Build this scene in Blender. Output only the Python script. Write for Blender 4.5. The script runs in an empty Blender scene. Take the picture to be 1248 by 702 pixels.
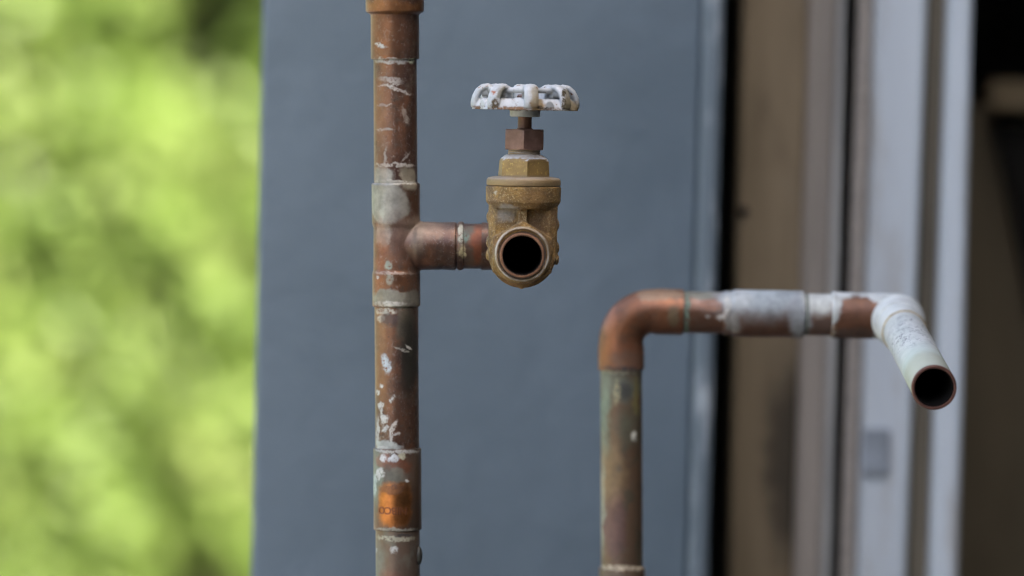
import bpy, bmesh, math, random
from mathutils import Vector, Matrix
random.seed(7)
S = bpy.context.scene
R = math.radians
PI = math.pi

# ------------------------------------------------------------------ camera
LENS, DIST = 180.0, 2.62
FPX = LENS / 36.0 * 1248.0
cam_d = bpy.data.cameras.new('camera')
cam = bpy.data.objects.new('camera', cam_d)
S.collection.objects.link(cam)
cam_d.lens = LENS
cam_d.clip_start = 0.05
cam_d.clip_end = 400
CAM_LOC = Vector((0.0, -DIST, 1.35))
CAM_ROT = Matrix.Rotation(R(90 - 2.0), 3, 'X') @ Matrix.Rotation(R(1.1), 3, 'Z')
cam.matrix_world = Matrix.Translation(CAM_LOC) @ CAM_ROT.to_4x4()
cam_d.dof.use_dof = True
cam_d.dof.focus_distance = 2.575
cam_d.dof.aperture_fstop = 4.0
cam_d.dof.aperture_blades = 9
S.camera = cam

# ------------------------------------------------------------------ world, sun, exposure
SUN_EL, SUN_AZ = 52.0, 125.0          # sun stands high on the right, behind the carport roof added to shade the pipes
w = bpy.data.worlds.new('World')
S.world = w
w.use_nodes = True
wn, wl = w.node_tree.nodes, w.node_tree.links
bg = wn['Background']
sky = wn.new('ShaderNodeTexSky')
sky.sky_type = 'NISHITA'
sky.sun_disc = False
sky.sun_elevation = R(SUN_EL)
sky.sun_rotation = R(SUN_AZ)
sky.air_density = 0.8
sky.dust_density = 7.0
sky.ozone_density = 0.0
wl.new(sky.outputs[0], bg.inputs['Color'])
bg.inputs['Strength'].default_value = 0.12
sun_d = bpy.data.lights.new('sun', 'SUN')
sun_d.energy = 5.0
sun_d.angle = R(0.6)
sun_d.color = (1.0, 0.95, 0.86)
sun = bpy.data.objects.new('sun', sun_d)
S.collection.objects.link(sun)
sdir = Vector((math.sin(R(SUN_AZ)) * math.cos(R(SUN_EL)), math.cos(R(SUN_AZ)) * math.cos(R(SUN_EL)), math.sin(R(SUN_EL))))
sun.rotation_euler = (-sdir).to_track_quat('-Z', 'Y').to_euler()
S.view_settings.view_transform = 'Standard'
S.view_settings.look = 'None'
S.view_settings.gamma = 1.0
S.view_settings.exposure = 2.75
S.cycles.use_denoising = True
S.cycles.filter_width = 1.15
S.cycles.max_bounces = 8
S.cycles.sample_clamp_indirect = 6.0


# ------------------------------------------------------------------ helpers
def at(px, py, Y):
    """world point where the sight line through that place of the photograph meets the plane y = Y"""
    d = CAM_ROT @ Vector(((px - 624.0) / FPX, (351.0 - py) / FPX, -1.0))
    return CAM_LOC + d * ((Y - CAM_LOC.y) / d.y)


def empty(name, loc, label=None, cat=None, group=None):
    o = bpy.data.objects.new(name, None)
    o.empty_display_size = 0.05
    S.collection.objects.link(o)
    o.location = loc
    tag(o, label, cat, group, 'thing')
    return o


def tag(o, label=None, cat=None, group=None, kind=None):
    if label: o['label'] = label
    if cat: o['category'] = cat
    if group: o['group'] = group
    if kind: o['kind'] = kind
    return o


def root_loc(p):
    v = Vector((0, 0, 0))
    while p is not None:
        v += p.location
        p = p.parent
    return v


def build(name, bm, mat, parent=None, sharp=35, origin=None):
    """link a bmesh given in world coordinates; vertices are shifted to the top thing's frame"""
    off = root_loc(parent) if parent else (origin or Vector((0, 0, 0)))
    bmesh.ops.recalc_face_normals(bm, faces=bm.faces)
    bm.transform(Matrix.Translation(-off))
    me = bpy.data.meshes.new(name)
    bm.to_mesh(me)
    bm.free()
    for m in (mat if isinstance(mat, (list, tuple)) else [mat]):
        me.materials.append(m)
    me.shade_smooth()
    me.set_sharp_from_angle(angle=R(sharp))
    o = bpy.data.objects.new(name, me)
    S.collection.objects.link(o)
    if parent: o.parent = parent
    elif origin is not None: o.location = origin
    return o


def frame(d):
    d = Vector(d).normalized()
    a = Vector((0, 0, 1)) if abs(d.z) < 0.9 else Vector((0, -1, 0))
    u = d.cross(a).normalized()
    v = d.cross(u).normalized()
    return d, u, v


def soft(prof, c=0.0004):
    out = [prof[0]]
    for i in range(1, len(prof) - 1):
        p, q, n = Vector(prof[i - 1]), Vector(prof[i]), Vector(prof[i + 1])
        a, b = (p - q), (n - q)
        if a.length < 1e-7 or b.length < 1e-7:
            out.append(prof[i]); continue
        ca, cb = min(c, a.length * .45), min(c, b.length * .45)
        out.append(tuple(q + a.normalized() * ca))
        m = q + (a.normalized() * ca + b.normalized() * cb) * .3
        out.append(tuple(m))
        out.append(tuple(q + b.normalized() * cb))
    out.append(prof[-1])
    return out


def lathe(bm, o, d, prof, segs=56, close=False, wob=None):
    """turn (t, r) about the axis through o along d; close joins last ring to first"""
    d, u, v = frame(d)
    rings = []
    for t, r in prof:
        ring = []
        for k in range(segs):
            a = 2 * PI * k / segs
            rr = r * (1 + (wob(t, a) if wob else 0))
            ring.append(bm.verts.new(o + d * t + (u * math.cos(a) + v * math.sin(a)) * rr))
        rings.append(ring)
    n = len(rings)
    for i in range(n if close else n - 1):
        A, B = rings[i], rings[(i + 1) % n]
        for k in range(segs):
            bm.faces.new((A[k], A[(k + 1) % segs], B[(k + 1) % segs], B[k]))
    if not close:
        bm.faces.new(rings[0][::-1])
        bm.faces.new(rings[-1])
    return rings


def sweep(bm, pts, radii, segs=40, caps=True):
    pts = [Vector(p) for p in pts]
    n = len(pts)
    if not isinstance(radii, (list, tuple)): radii = [radii] * n
    d0 = (pts[1] - pts[0]).normalized()
    _, u, v = frame(d0)
    rings, prev = [], d0
    for i, p in enumerate(pts):
        if i == 0: d = d0
        elif i == n - 1: d = (pts[-1] - pts[-2]).normalized()
        else: d = ((pts[i + 1] - p).normalized() + (p - pts[i - 1]).normalized()).normalized()
        q = prev.rotation_difference(d)
        u = q @ u
        u = (u - d * u.dot(d)).normalized()
        v = d.cross(u)
        prev = d
        rings.append([bm.verts.new(p + (u * math.cos(2 * PI * k / segs) + v * math.sin(2 * PI * k / segs)) * radii[i]) for k in range(segs)])
    for i in range(n - 1):
        A, B = rings[i], rings[i + 1]
        for k in range(segs):
            bm.faces.new((A[k], A[(k + 1) % segs], B[(k + 1) % segs], B[k]))
    if caps:
        bm.faces.new(rings[0][::-1]); bm.faces.new(rings[-1])
    return rings


def prism(bm, poly, axis_o, ax, ay, az, t0, t1):
    """extrude a 2D polygon (in ax, ay) along az from t0 to t1"""
    A = [bm.verts.new(axis_o + ax * x + ay * y + az * t0) for x, y in poly]
    B = [bm.verts.new(axis_o + ax * x + ay * y + az * t1) for x, y in poly]
    n = len(poly)
    for k in range(n):
        bm.faces.new((A[k], A[(k + 1) % n], B[(k + 1) % n], B[k]))
    bm.faces.new(A[::-1]); bm.faces.new(B)


def box(bm, lo, hi):
    x0, y0, z0 = lo; x1, y1, z1 = hi
    prism(bm, [(x0, y0), (x1, y0), (x1, y1), (x0, y1)], Vector((0, 0, 0)), Vector((1, 0, 0)), Vector((0, 1, 0)), Vector((0, 0, 1)), z0, z1)


def bend(p0, corner, p1, r, n=10):
    """points of a round bend from p0 to p1 about a corner"""
    a, b = (p0 - corner).normalized(), (p1 - corner).normalized()
    ang = PI - a.angle(b)
    tl = r * math.tan(ang / 2)
    s, e = corner + a * tl, corner + b * tl
    c = corner + (a + b).normalized() * (r / math.cos(ang / 2))
    out = []
    va, vb = s - c, e - c
    for i in range(n + 1):
        t = i / n
        k = va.normalized().slerp(vb.normalized(), t) * r
        out.append(c + k)
    return [p0] + out + [p1]


def carve(o, cutter):
    """cut a bore out of a body and keep the resulting mesh"""
    off = root_loc(o.parent)
    cm = bpy.data.meshes.new('bore_cutter')
    bmesh.ops.recalc_face_normals(cutter, faces=cutter.faces)
    cutter.transform(Matrix.Translation(-off)); cutter.to_mesh(cm); cutter.free()
    co = bpy.data.objects.new('bore_cutter', cm); S.collection.objects.link(co); co.parent = o.parent
    b = o.modifiers.new('bore', 'BOOLEAN'); b.operation = 'DIFFERENCE'; b.object = co; b.solver = 'EXACT'
    bpy.context.view_layer.update()
    ev = o.evaluated_get(bpy.context.evaluated_depsgraph_get())
    nm = bpy.data.meshes.new_from_object(ev)
    o.modifiers.clear(); o.data = nm
    nm.shade_smooth(); nm.set_sharp_from_angle(angle=R(50))
    bpy.data.objects.remove(co)


def remesh(o, voxel, smooth=4, factor=.5):
    m = o.modifiers.new('voxels', 'REMESH'); m.mode = 'VOXEL'; m.voxel_size = voxel; m.use_smooth_shade = True
    s = o.modifiers.new('soften', 'SMOOTH'); s.iterations = smooth; s.factor = factor


# ------------------------------------------------------------------ materials
class Mat:
    def __init__(self, name, coarse=90.0, fine=420.0):
        self.m = bpy.data.materials.new(name)
        self.m.use_nodes = True
        self.nt = self.m.node_tree
        self.b = self.nt.nodes['Principled BSDF']
        self.tc = self.nt.nodes.new('ShaderNodeTexCoord')
        self.P = self.tc.outputs['Object']
        self.col = self.rough = self.metal = self.h = None
        self._d = {}

    def link(self, a, b): self.nt.links.new(a, b)

    def node(self, t, **kw):
        n = self.nt.nodes.new(t)
        for k, v in kw.items(): setattr(n, k, v)
        return n

    def noise(self, scale, detail=6, rough=.6, vec=None, stretch=None, loc=(0, 0, 0), distort=0.0):
        v = vec or self.P
        if stretch or any(loc):
            mp = self.node('ShaderNodeMapping')
            mp.inputs['Scale'].default_value = stretch or (1, 1, 1)
            mp.inputs['Location'].default_value = loc
            self.link(v, mp.inputs['Vector']); v = mp.outputs[0]
        n = self.node('ShaderNodeTexNoise')
        n.inputs['Scale'].default_value = scale
        n.inputs['Detail'].default_value = detail
        n.inputs['Roughness'].default_value = rough
        n.inputs['Distortion'].default_value = distort
        self.link(v, n.inputs['Vector'])
        return n.outputs['Fac']

    def math(self, op, a, b=None, clamp=False):
        n = self.node('ShaderNodeMath', operation=op, use_clamp=clamp)
        for i, x in enumerate((a, b)):
            if x is None: continue
            if isinstance(x, (int, float)): n.inputs[i].default_value = x
            else: self.link(x, n.inputs[i])
        return n.outputs[0]

    def ramp(self, fac, lo, hi, a=0.0, b=1.0):
        n = self.node('ShaderNodeMapRange')
        n.interpolation_type = 'SMOOTHSTEP'
        n.inputs['From Min'].default_value = lo
        n.inputs['From Max'].default_value = hi
        n.inputs['To Min'].default_value = a
        n.inputs['To Max'].default_value = b
        self.link(fac, n.inputs['Value'])
        return n.outputs[0]

    def mixc(self, fac, a, b):
        n = self.node('ShaderNodeMix', data_type='RGBA')
        if isinstance(fac, (int, float)): n.inputs[0].default_value = fac
        else: self.link(fac, n.inputs[0])
        for i, x in ((6, a), (7, b)):
            if isinstance(x, tuple): n.inputs[i].default_value = (*x, 1)
            else: self.link(x, n.inputs[i])
        return n.outputs[2]

    def mixf(self, fac, a, b):
        n = self.node('ShaderNodeMix', data_type='FLOAT')
        if isinstance(fac, (int, float)): n.inputs[0].default_value = fac
        else: self.link(fac, n.inputs[0])
        for i, x in ((2, a), (3, b)):
            if isinstance(x, (int, float)): n.inputs[i].default_value = x
            else: self.link(x, n.inputs[i])
        return n.outputs[0]

    def warped(self, amp, scale, key):
        if key not in self._d:
            n = self.node('ShaderNodeTexNoise')
            n.inputs['Scale'].default_value = scale
            n.inputs['Detail'].default_value = 5
            n.inputs['Roughness'].default_value = .65
            self.link(self.P, n.inputs['Vector'])
            s = self.node('ShaderNodeVectorMath', operation='SUBTRACT')
            self.link(n.outputs['Color'], s.inputs[0]); s.inputs[1].default_value = (.5, .5, .5)
            m = self.node('ShaderNodeVectorMath', operation='SCALE')
            self.link(s.outputs[0], m.inputs[0]); m.inputs['Scale'].default_value = amp
            a = self.node('ShaderNodeVectorMath', operation='ADD')
            self.link(self.P, a.inputs[0]); self.link(m.outputs[0], a.inputs[1])
            self._d[key] = a.outputs[0]
        return self._d[key]

    def layer(self, mask, col, rough=None, metal=None, h=None):
        self.col = self.mixc(mask, self.col, col)
        if rough is not None: self.rough = self.mixf(mask, self.rough, rough)
        if metal is not None: self.metal = self.mixf(mask, self.metal, metal)
        if h is not None: self.h = self.math('ADD', self.h, self.math('MULTIPLY', mask, h))

    def blob(self, c, r, soft=.35, warp='mid', tilt=0.0, rect=False):
        """mask of an uneven spot about the object-space point c with radii r"""
        amp, sc = {'mid': (.010, 110.0), 'fine': (.0045, 320.0), 'big': (.022, 55.0), 'none': (0.0, 10.0), 'fine2': (.004, 260.0)}[warp]
        v = self.warped(amp, sc, warp)
        s = self.node('ShaderNodeVectorMath', operation='SUBTRACT')
        self.link(v, s.inputs[0]); s.inputs[1].default_value = c
        o = s.outputs[0]
        if tilt:
            rt = self.node('ShaderNodeVectorRotate', rotation_type='Y_AXIS')
            rt.inputs['Angle'].default_value = tilt
            self.link(o, rt.inputs['Vector']); o = rt.outputs[0]
        m = self.node('ShaderNodeVectorMath', operation='DIVIDE')
        self.link(o, m.inputs[0]); m.inputs[1].default_value = r
        mo = m.outputs[0]
        if rect:
            for _ in range(1):
                q = self.node('ShaderNodeVectorMath', operation='MULTIPLY')
                self.link(mo, q.inputs[0]); self.link(mo, q.inputs[1]); mo = q.outputs[0]
        l = self.node('ShaderNodeVectorMath', operation='LENGTH')
        self.link(mo, l.inputs[0])
        return self.ramp(l.outputs['Value'], 1 + soft, 1 - soft)

    def done(self, bump=0.3, dist=0.001, spec=.5):
        b = self.b
        for s, k in ((self.col, 'Base Color'), (self.rough, 'Roughness'), (self.metal, 'Metallic')):
            if s is None: continue
            if isinstance(s, (int, float)): b.inputs[k].default_value = s
            elif isinstance(s, tuple): b.inputs[k].default_value = (*s, 1)
            else: self.link(s, b.inputs[k])
        b.inputs['Specular IOR Level'].default_value = spec
        if self.h is not None:
            n = self.node('ShaderNodeBump')
            n.inputs['Strength'].default_value = bump
            n.inputs['Distance'].default_value = dist
            self.link(self.h, n.inputs['Height'])
            self.link(n.outputs[0], b.inputs['Normal'])
        return self.m


def simple(name, col, rough=.6, metal=0.0, var=.25, scale=30.0, bump=.15, dist=.001, stretch=None, spec=.5):
    M = Mat(name)
    f = M.ramp(M.noise(scale, stretch=stretch), .3, .7)
    M.col = M.mixc(f, tuple(c * (1 - var) for c in col), tuple(min(1, c * (1 + var)) for c in col))
    M.rough = M.mixf(M.noise(scale * 2.3), rough - .08, rough + .08)
    M.metal = metal
    M.h = M.noise(scale * 4, stretch=stretch)
    return M.done(bump, dist, spec)


COPPER_D = (.075, .040, .030)
COPPER = (.175, .096, .062)
COPPER_O = (.31, .135, .060)
SOLDER = (.31, .30, .26)
WHITE = (.50, .50, .46)
VERD = (.20, .275, .225)
DARK = (.022, .018, .016)
OLIVE = (.115, .10, .068)


def copper_base(M, orange=.5, dull=.0):
    n1 = M.noise(70, 8, .6, stretch=(1, 1, .45))
    n2 = M.noise(190, 8, .65, loc=(3, 1, 2))
    n3 = M.noise(45, 5, .55, loc=(7, 2, 5), stretch=(1, 1, .6))
    c = M.mixc(M.ramp(n1, .36, .62), COPPER_D, COPPER)
    c = M.mixc(M.math('MULTIPLY', M.ramp(n3, .5, .68), orange), c, COPPER_O)
    c = M.mixc(M.math('MULTIPLY', M.ramp(n2, .48, .68), .7), c, (.15, .118, .090))
    M.col = c
    M.rough = M.mixf(n2, .22, .46)
    M.metal = M.mixf(M.ramp(n1, .35, .65), .5, .8)
    M.h = M.math('ADD', M.math('MULTIPLY', n2, .5), M.math('MULTIPLY', M.noise(600, 4), .25))


def scratches(M, col=WHITE, thr=.64, amount=.7, scale=160, stretch=(1, 1, .5), loc=(0, 0, 0)):
    n = M.noise(scale, 8, .72, stretch=stretch, loc=loc, distort=1.6)
    M.layer(M.math('MULTIPLY', M.ramp(n, thr, thr + .05), amount), col, .7, 0.0, .35)


# ------------------------------------------------------------------ the setting
mg = Mat('pale_gravel_ground')
mg.col = mg.mixc(mg.ramp(mg.noise(1.2), .35, .65), (.10, .096, .085), (.15, .142, .122))
mg.rough = .95; mg.metal = 0.0
mg.h = mg.noise(25)
bm = bmesh.new()
vs = [bm.verts.new(p) for p in ((-200, -200, 0), (200, -200, 0), (200, 200, 0), (-200, 200, 0))]
bm.faces.new(vs)
tag(build('ground', bm, mg.done(.6, .02)), kind='structure')

# ---- the greenery beyond the corner of the wall: leaves nobody could count
ml = bpy.data.materials.new('sunlit_leaves'); ml.use_nodes = True
nt = ml.node_tree; nd = nt.nodes; lk = nt.links
nd.remove(nd['Principled BSDF'])
attr = nd.new('ShaderNodeAttribute'); attr.attribute_name = 'tone'
cr = nd.new('ShaderNodeValToRGB')
cr.color_ramp.elements[0].position = 0.0; cr.color_ramp.elements[0].color = (.105, .165, .030, 1)
cr.color_ramp.elements[1].position = 1.0; cr.color_ramp.elements[1].color = (.275, .345, .105, 1)
e = cr.color_ramp.elements.new(.5); e.color = (.190, .282, .060, 1)
lk.new(attr.outputs['Fac'], cr.inputs[0])
dif = nd.new('ShaderNodeBsdfDiffuse'); tr = nd.new('ShaderNodeBsdfTranslucent'); gl = nd.new('ShaderNodeBsdfGlossy')
gl.inputs['Roughness'].default_value = .45; gl.inputs['Color'].default_value = (.7, .7, .7, 1)
mx = nd.new('ShaderNodeMixShader'); mx.inputs[0].default_value = .6
mx2 = nd.new('ShaderNodeMixShader'); mx2.inputs[0].default_value = .02
lk.new(cr.outputs[0], dif.inputs['Color']); lk.new(cr.outputs[0], tr.inputs['Color'])
lk.new(dif.outputs[0], mx.inputs[1]); lk.new(tr.outputs[0], mx.inputs[2])
lk.new(mx.outputs[0], mx2.inputs[1]); lk.new(gl.outputs[0], mx2.inputs[2])
lk.new(mx2.outputs[0], nd['Material Output'].inputs[0])
bark = simple('bark', (.10, .075, .05), .9, scale=40, bump=.6, dist=.01)

verts, faces, tones, mats = [], [], [], []


def leaf(c, size, tone, up):
    """one pointed leaf of two folded halves"""
    ax = Vector((random.gauss(0, 1), random.gauss(0, 1), random.gauss(-.3, .8))).normalized()
    n = (up + Vector((random.gauss(0, .55), random.gauss(0, .55), random.gauss(0, .55)))).normalized()
    side = ax.cross(n).normalized(); n = side.cross(ax)
    wd = size * .30
    i = len(verts)
    verts.extend([c - ax * size * .5, c + side * wd + n * wd * .35, c + ax * size * .5, c - side * wd + n * wd * .35])
    faces.append((i, i + 1, i + 2)); faces.append((i, i + 2, i + 3))
    tones.extend([tone] * 4); mats.extend([0, 0])


def clump(c, rad, n, tone, size):
    for _ in range(n):
        d = Vector((random.gauss(0, 1), random.gauss(0, 1), random.gauss(0, 1))).normalized()
        p = c + Vector((d.x * rad, d.y * rad, d.z * rad * .75)) * (random.random() ** .4)
        leaf(p, size * random.uniform(.7, 1.25), min(1, max(0, tone + random.gauss(0, .13))), (d * .6 + Vector((0, -.25, .65))))


# a bank of shrubs: it faces the camera at y 5.5 and comes round on the left; a darker, denser mass stands behind it
GAPS = [(at(*g[:2], 8.4), g[2]) for g in ((248, 42, .16), (92, 475, .05), (178, 528, .035), (240, 728, .12))]


def lump(x, z):
    return .62 + .11 * math.sin(x * 9.1 + 1.3 * math.sin(z * 7)) + .11 * math.sin(z * 11.3 + 1.1 * math.sin(x * 8.2)) + .12 * math.sin(x * 23 + z * 17)


for k in range(2700):
    u = random.uniform(-2.8, .25)
    z = random.uniform(.05, 2.6)
    if any((u - g.x) ** 2 + (z - g.z) ** 2 < r * r for g, r in GAPS): continue
    L_ = lump(u, z)
    y = 8.55 + .15 * z - .16 * L_ + random.gauss(0, .04)
    clump(Vector((u, y, z)), random.uniform(.07, .13), 20, .25 + .6 * L_ + random.gauss(0, .12), .07)
for k in range(700):
    u = random.uniform(-3.6, .9)
    z = random.uniform(.05, 3.4)
    clump(Vector((u, random.uniform(9.3, 9.7), z)), random.uniform(.16, .28), 26, random.uniform(.0, .35), .12)
for k in range(560):
    v = random.uniform(-2.5, 7.5)
    z = random.uniform(.05, 2.4)
    x = -3.7 - .25 * z + random.gauss(0, .2)
    clump(Vector((x, v, z)), random.uniform(.14, .26), 22, random.uniform(.2, .9), .09)
me = bpy.data.meshes.new('shrub_foliage')
me.from_pydata([tuple(v) for v in verts], [], faces)
a = me.attributes.new('tone', 'FLOAT', 'POINT'); a.data.foreach_set('value', tones)
me.materials.append(ml)
o = bpy.data.objects.new('shrub_foliage', me); S.collection.objects.link(o)
tag(o, 'bright sunlit yellow green leaves massed beyond the left edge of the grey wall', 'foliage', kind='stuff')

# ---- a darker tree just behind: its trunk and dark-leaved crown are put in to darken the gaps
verts.clear(); faces.clear(); tones.clear(); mats.clear()
tp = at(246, 42, 9.0)
tree = empty('tree', Vector((tp.x, 9.0, 0)), 'dark trunked tree glimpsed through the gap at the top of the bright foliage', 'tree')
for zz, rr, n_ in ((tp.z + .05, .24, 14), (tp.z - .9, .30, 16), (tp.z + .75, .5, 30)):
    for k in range(n_):
        c = Vector((tp.x + random.gauss(0, rr * .5), 9.0 + random.gauss(0, .06), zz + random.gauss(0, rr * .45)))
        clump(c, random.uniform(.08, .14), 26, random.uniform(0, .9), .08)
mdk = simple('dark_evergreen_leaves', (.030, .055, .012), .7, var=.4, scale=9, bump=0)
me = bpy.data.meshes.new('crown')
me.from_pydata([tuple(Vector(v) - tree.location) for v in verts], [], faces)
me.materials.append(mdk)
o = bpy.data.objects.new('crown', me); S.collection.objects.link(o); o.parent = tree
bm = bmesh.new()
sweep(bm, [Vector((tp.x, 9.02, 0)), Vector((tp.x + .02, 9.02, 1.0)), Vector((tp.x - .03, 9.0, 1.8)), Vector((tp.x + .05, 9.05, 2.9))], [.09, .07, .06, .03], 14)
for dx, dz in ((-.5, 1.9), (.45, 2.1), (.2, 2.4)):
    sweep(bm, [Vector((tp.x - .01, 9.02, dz - .5)), Vector((tp.x + dx * .5, 9.03, dz - .15)), Vector((tp.x + dx, 9.05, dz + .3))], [.035, .025, .01], 8)
build('trunk', bm, bark, tree)

# ---- grey painted wall
mw = Mat('slate_paint')
n = mw.noise(9, 6, .55); n2 = mw.noise(140, 6, .6)
mw.col = mw.mixc(mw.ramp(n, .3, .7), (.091, .127, .159), (.106, .145, .181))
mw.col = mw.mixc(mw.math('MULTIPLY', mw.ramp(n2, .58, .75), .3), mw.col, (.15, .18, .20))
mw.col = mw.mixc(mw.math('MULTIPLY', mw.ramp(mw.noise(22, 6, .65, stretch=(.5, 1, 1.6), loc=(3, 1, 7)), .58, .72), .25), mw.col, (.072, .096, .118))
mw.col = mw.mixc(mw.math('MULTIPLY', mw.ramp(mw.noise(34, 7, .7, stretch=(.35, 1, 2.2), loc=(8, 1, 2)), .64, .72), .3), mw.col, (.17, .205, .235))
mw.rough = mw.mixf(n, .5, .62); mw.metal = 0.0
mw.h = mw.math('ADD', mw.math('MULTIPLY', mw.noise(60, 5), .8), mw.math('MULTIPLY', mw.noise(380, 3), .3))
mw.h = mw.math('ADD', mw.h, mw.math('MULTIPLY', mw.noise(11, 3, .5, stretch=(1, 1, .7)), 3.0))
mw = mw.done(.6, .0020)
mwc = Mat('chipped_slate_paint')
n = mwc.noise(55, 7, .65, stretch=(1, 1, .28))
mwc.col = mwc.mixc(mwc.ramp(n, .50, .66), (.125, .162, .192), (.33, .375, .41))
mwc.rough = .55; mwc.metal = 0.0; mwc.h = n
mwc = mwc.done(.5, .0015)


def strip(bm, px0t, px1t, px0b, px1b, Y0, Y1, z0=0.0, z1=2.75, bevel=None):
    """upright board between two leaning photo lines (top and bottom x of each side) from depth Y0 back to Y1"""
    def edge(pt, pb):
        a, b = at(pt, 0, Y0), at(pb, 702, Y0)
        k = (a.x - b.x) / (a.z - b.z)
        return lambda z: b.x + k * (z - b.z)
    e0, e1 = edge(px0t, px0b), edge(px1t, px1b)
    c = []
    bv = min(.0025, .3 * abs(e1(1) - e0(1)))
    for z in (z0, z1):
        c.append([bm.verts.new(p) for p in ((e0(z) + bv, Y0, z), (e1(z) - (bevel or bv), Y0, z), (e1(z), Y0 + (bevel or bv), z), (e1(z), Y1, z), (e0(z), Y1, z), (e0(z), Y0 + bv, z))])
    A, B = c
    for k in range(6):
        bm.faces.new((A[k], A[(k + 1) % 6], B[(k + 1) % 6], B[k]))
    bm.faces.new(A[::-1]); bm.faces.new(B)


WY = .33
wall = empty('grey_wall', Vector((.12, WY, 0)), 'smooth slate grey painted wall standing behind the valve and both copper pipes', 'wall')
bm = bmesh.new(); strip(bm, 320, 857, 306, 838, WY, WY + .16)
build('panel', bm, mw, wall)
bm = bmesh.new(); strip(bm, 857.3, 884, 838.3, 864, WY - .0015, WY + .16, bevel=.0035)
o = build('corner_strip', bm, mwc, wall)
o['label'] = 'lighter chipped right edge of the grey wall'

# ---- timber post right of the dark gap
mp = Mat('weathered_timber')
n = mp.noise(26, 7, .6, stretch=(1, 1, .10)); n2 = mp.noise(8, 5, .55, stretch=(1, 1, .5), loc=(2, 0, 4))
mp.col = mp.mixc(mp.ramp(n, .32, .68), (.24, .185, .11), (.38, .30, .19))
mp.col = mp.mixc(mp.math('MULTIPLY', mp.ramp(n2, .5, .7), .5), mp.col, (.06, .05, .036))
mp.col = mp.mixc(mp.math('MULTIPLY', mp.ramp(mp.noise(20, 7, .65, stretch=(1, 1, .35), loc=(5, 0, 1)), .52, .66), .55), mp.col, (.36, .30, .22))
mp.col = mp.mixc(mp.math('MULTIPLY', mp.ramp(mp.noise(13, 6, .6, stretch=(1, 1, .3), loc=(9, 0, 3)), .54, .68), .6), mp.col, (.11, .08, .05))
mp.rough = .75; mp.metal = 0.0; mp.h = n
TIM = (mp.P, mp)
post = empty('timber_post', Vector((.16, .46, 0)), 'weathered brown timber post between the dark gap and the white door frame', 'post')
c = at(965, 560, .46) - post.location
mp.layer(mp.math('MULTIPLY', mp.blob(tuple(c), (.016, .05, .06), .5, 'big'), .8), (.03, .025, .018))
mpost = mp.done(.4, .002)
bm = bmesh.new(); strip(bm, 905, 985, 888, 966, .46, .60)
build('board', bm, mpost, post)
mpg = simple('greyed_timber', (.38, .34, .29), .7, scale=24, stretch=(1, 1, .1), bump=.35, dist=.002)
bm = bmesh.new(); strip(bm, 985.5, 1022, 966.5, 1000, .455, .60)
build('board', bm, mpg, post)
mpl = simple('pale_edge_paint', (.52, .52, .49), .6, scale=30, stretch=(1, 1, .15))
bm = bmesh.new(); strip(bm, 1022.5, 1034, 1000.5, 1015, .445, .60)
build('edge_trim', bm, mpl, post)
bm = bmesh.new()
p = at(906, 257, .459)
lathe(bm, p + Vector((0, .004, 0)), (0, -1, 0), [(0, .003), (.0045, .003), (.0058, .002)], 14)
build('nail', bm, simple('rusty_iron', (.03, .02, .015), .7), post)

# ---- white door frame
fr = empty('door_frame', Vector((.21, .45, 0)), 'white painted door frame with braided grey seal at the right', 'door frame')
mwf = Mat('aged_white_frame')
n = mwf.noise(14, 6, .6, stretch=(1, 1, .15)); n2 = mwf.noise(26, 7, .65, stretch=(1.4, 1, .22), loc=(1, 2, 3))
mwf.col = mwf.mixc(mwf.ramp(n, .35, .65), (.66, .73, .78), (.75, .82, .86))
mwf.col = mwf.mixc(mwf.math('MULTIPLY', mwf.ramp(n2, .52, .68), .6), mwf.col, (.46, .43, .38))
mwf.rough = .45; mwf.metal = 0.0; mwf.h = n
mwf = mwf.done(.2, .001)
mgr = simple('groove_shadow_brown', (.22, .185, .13), .7, scale=25, stretch=(1, 1, .12))  # brown paints the shadow in the frame's groove
bm = bmesh.new(); strip(bm, 1067, 1130, 1044, 1104, .45, .58); build('jamb', bm, mwf, fr)
bm = bmesh.new(); strip(bm, 1130.4, 1156, 1104.4, 1133, .475, .58); build('track', bm, mgr, fr)
bm = bmesh.new(); strip(bm, 1156.4, 1186, 1133.4, 1168, .45, .58); build('stop_bead', bm, mwf, fr)
bm = bmesh.new(); strip(bm, 1040, 1066.6, 1018, 1043.6, .472, .58); build('seal_channel', bm, simple('seal_channel_grey', (.10, .095, .085), .8), fr)
# braided seal: three strands laid round each other
ma = simple('braided_seal', (.50, .455, .40), .9, scale=300, bump=.5)
a0, b0 = at(1055, 0, .455), at(1032, 702, .455)
kx = (a0.x - b0.x) / (a0.z - b0.z)
bm = bmesh.new()
for s in range(3):
    pts = []
    z = .85
    while z < 1.75:
        ph = 2 * PI * z / .013 + s * 2 * PI / 3
        pts.append((b0.x + kx * (z - b0.z) + .0027 * math.cos(ph), .455 + .0027 * math.sin(ph), z)); z += .0013
    sweep(bm, pts, .0025, 6)
build('braided_seal', bm, ma, fr, 80)
# latch recess
bm = bmesh.new()
p0, p1 = at(1052, 522, .4485), at(1084, 580, .4485)
box(bm, (min(p0.x, p1.x), .4465, min(p0.z, p1.z)), (max(p0.x, p1.x), .452, max(p0.z, p1.z)))
bmesh.ops.bevel(bm, geom=bm.edges[:], offset=.0015, segments=2, affect='EDGES')
build('strike_plate', bm, simple('dull_steel', (.40, .45, .50), .5, .1), fr)

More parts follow.
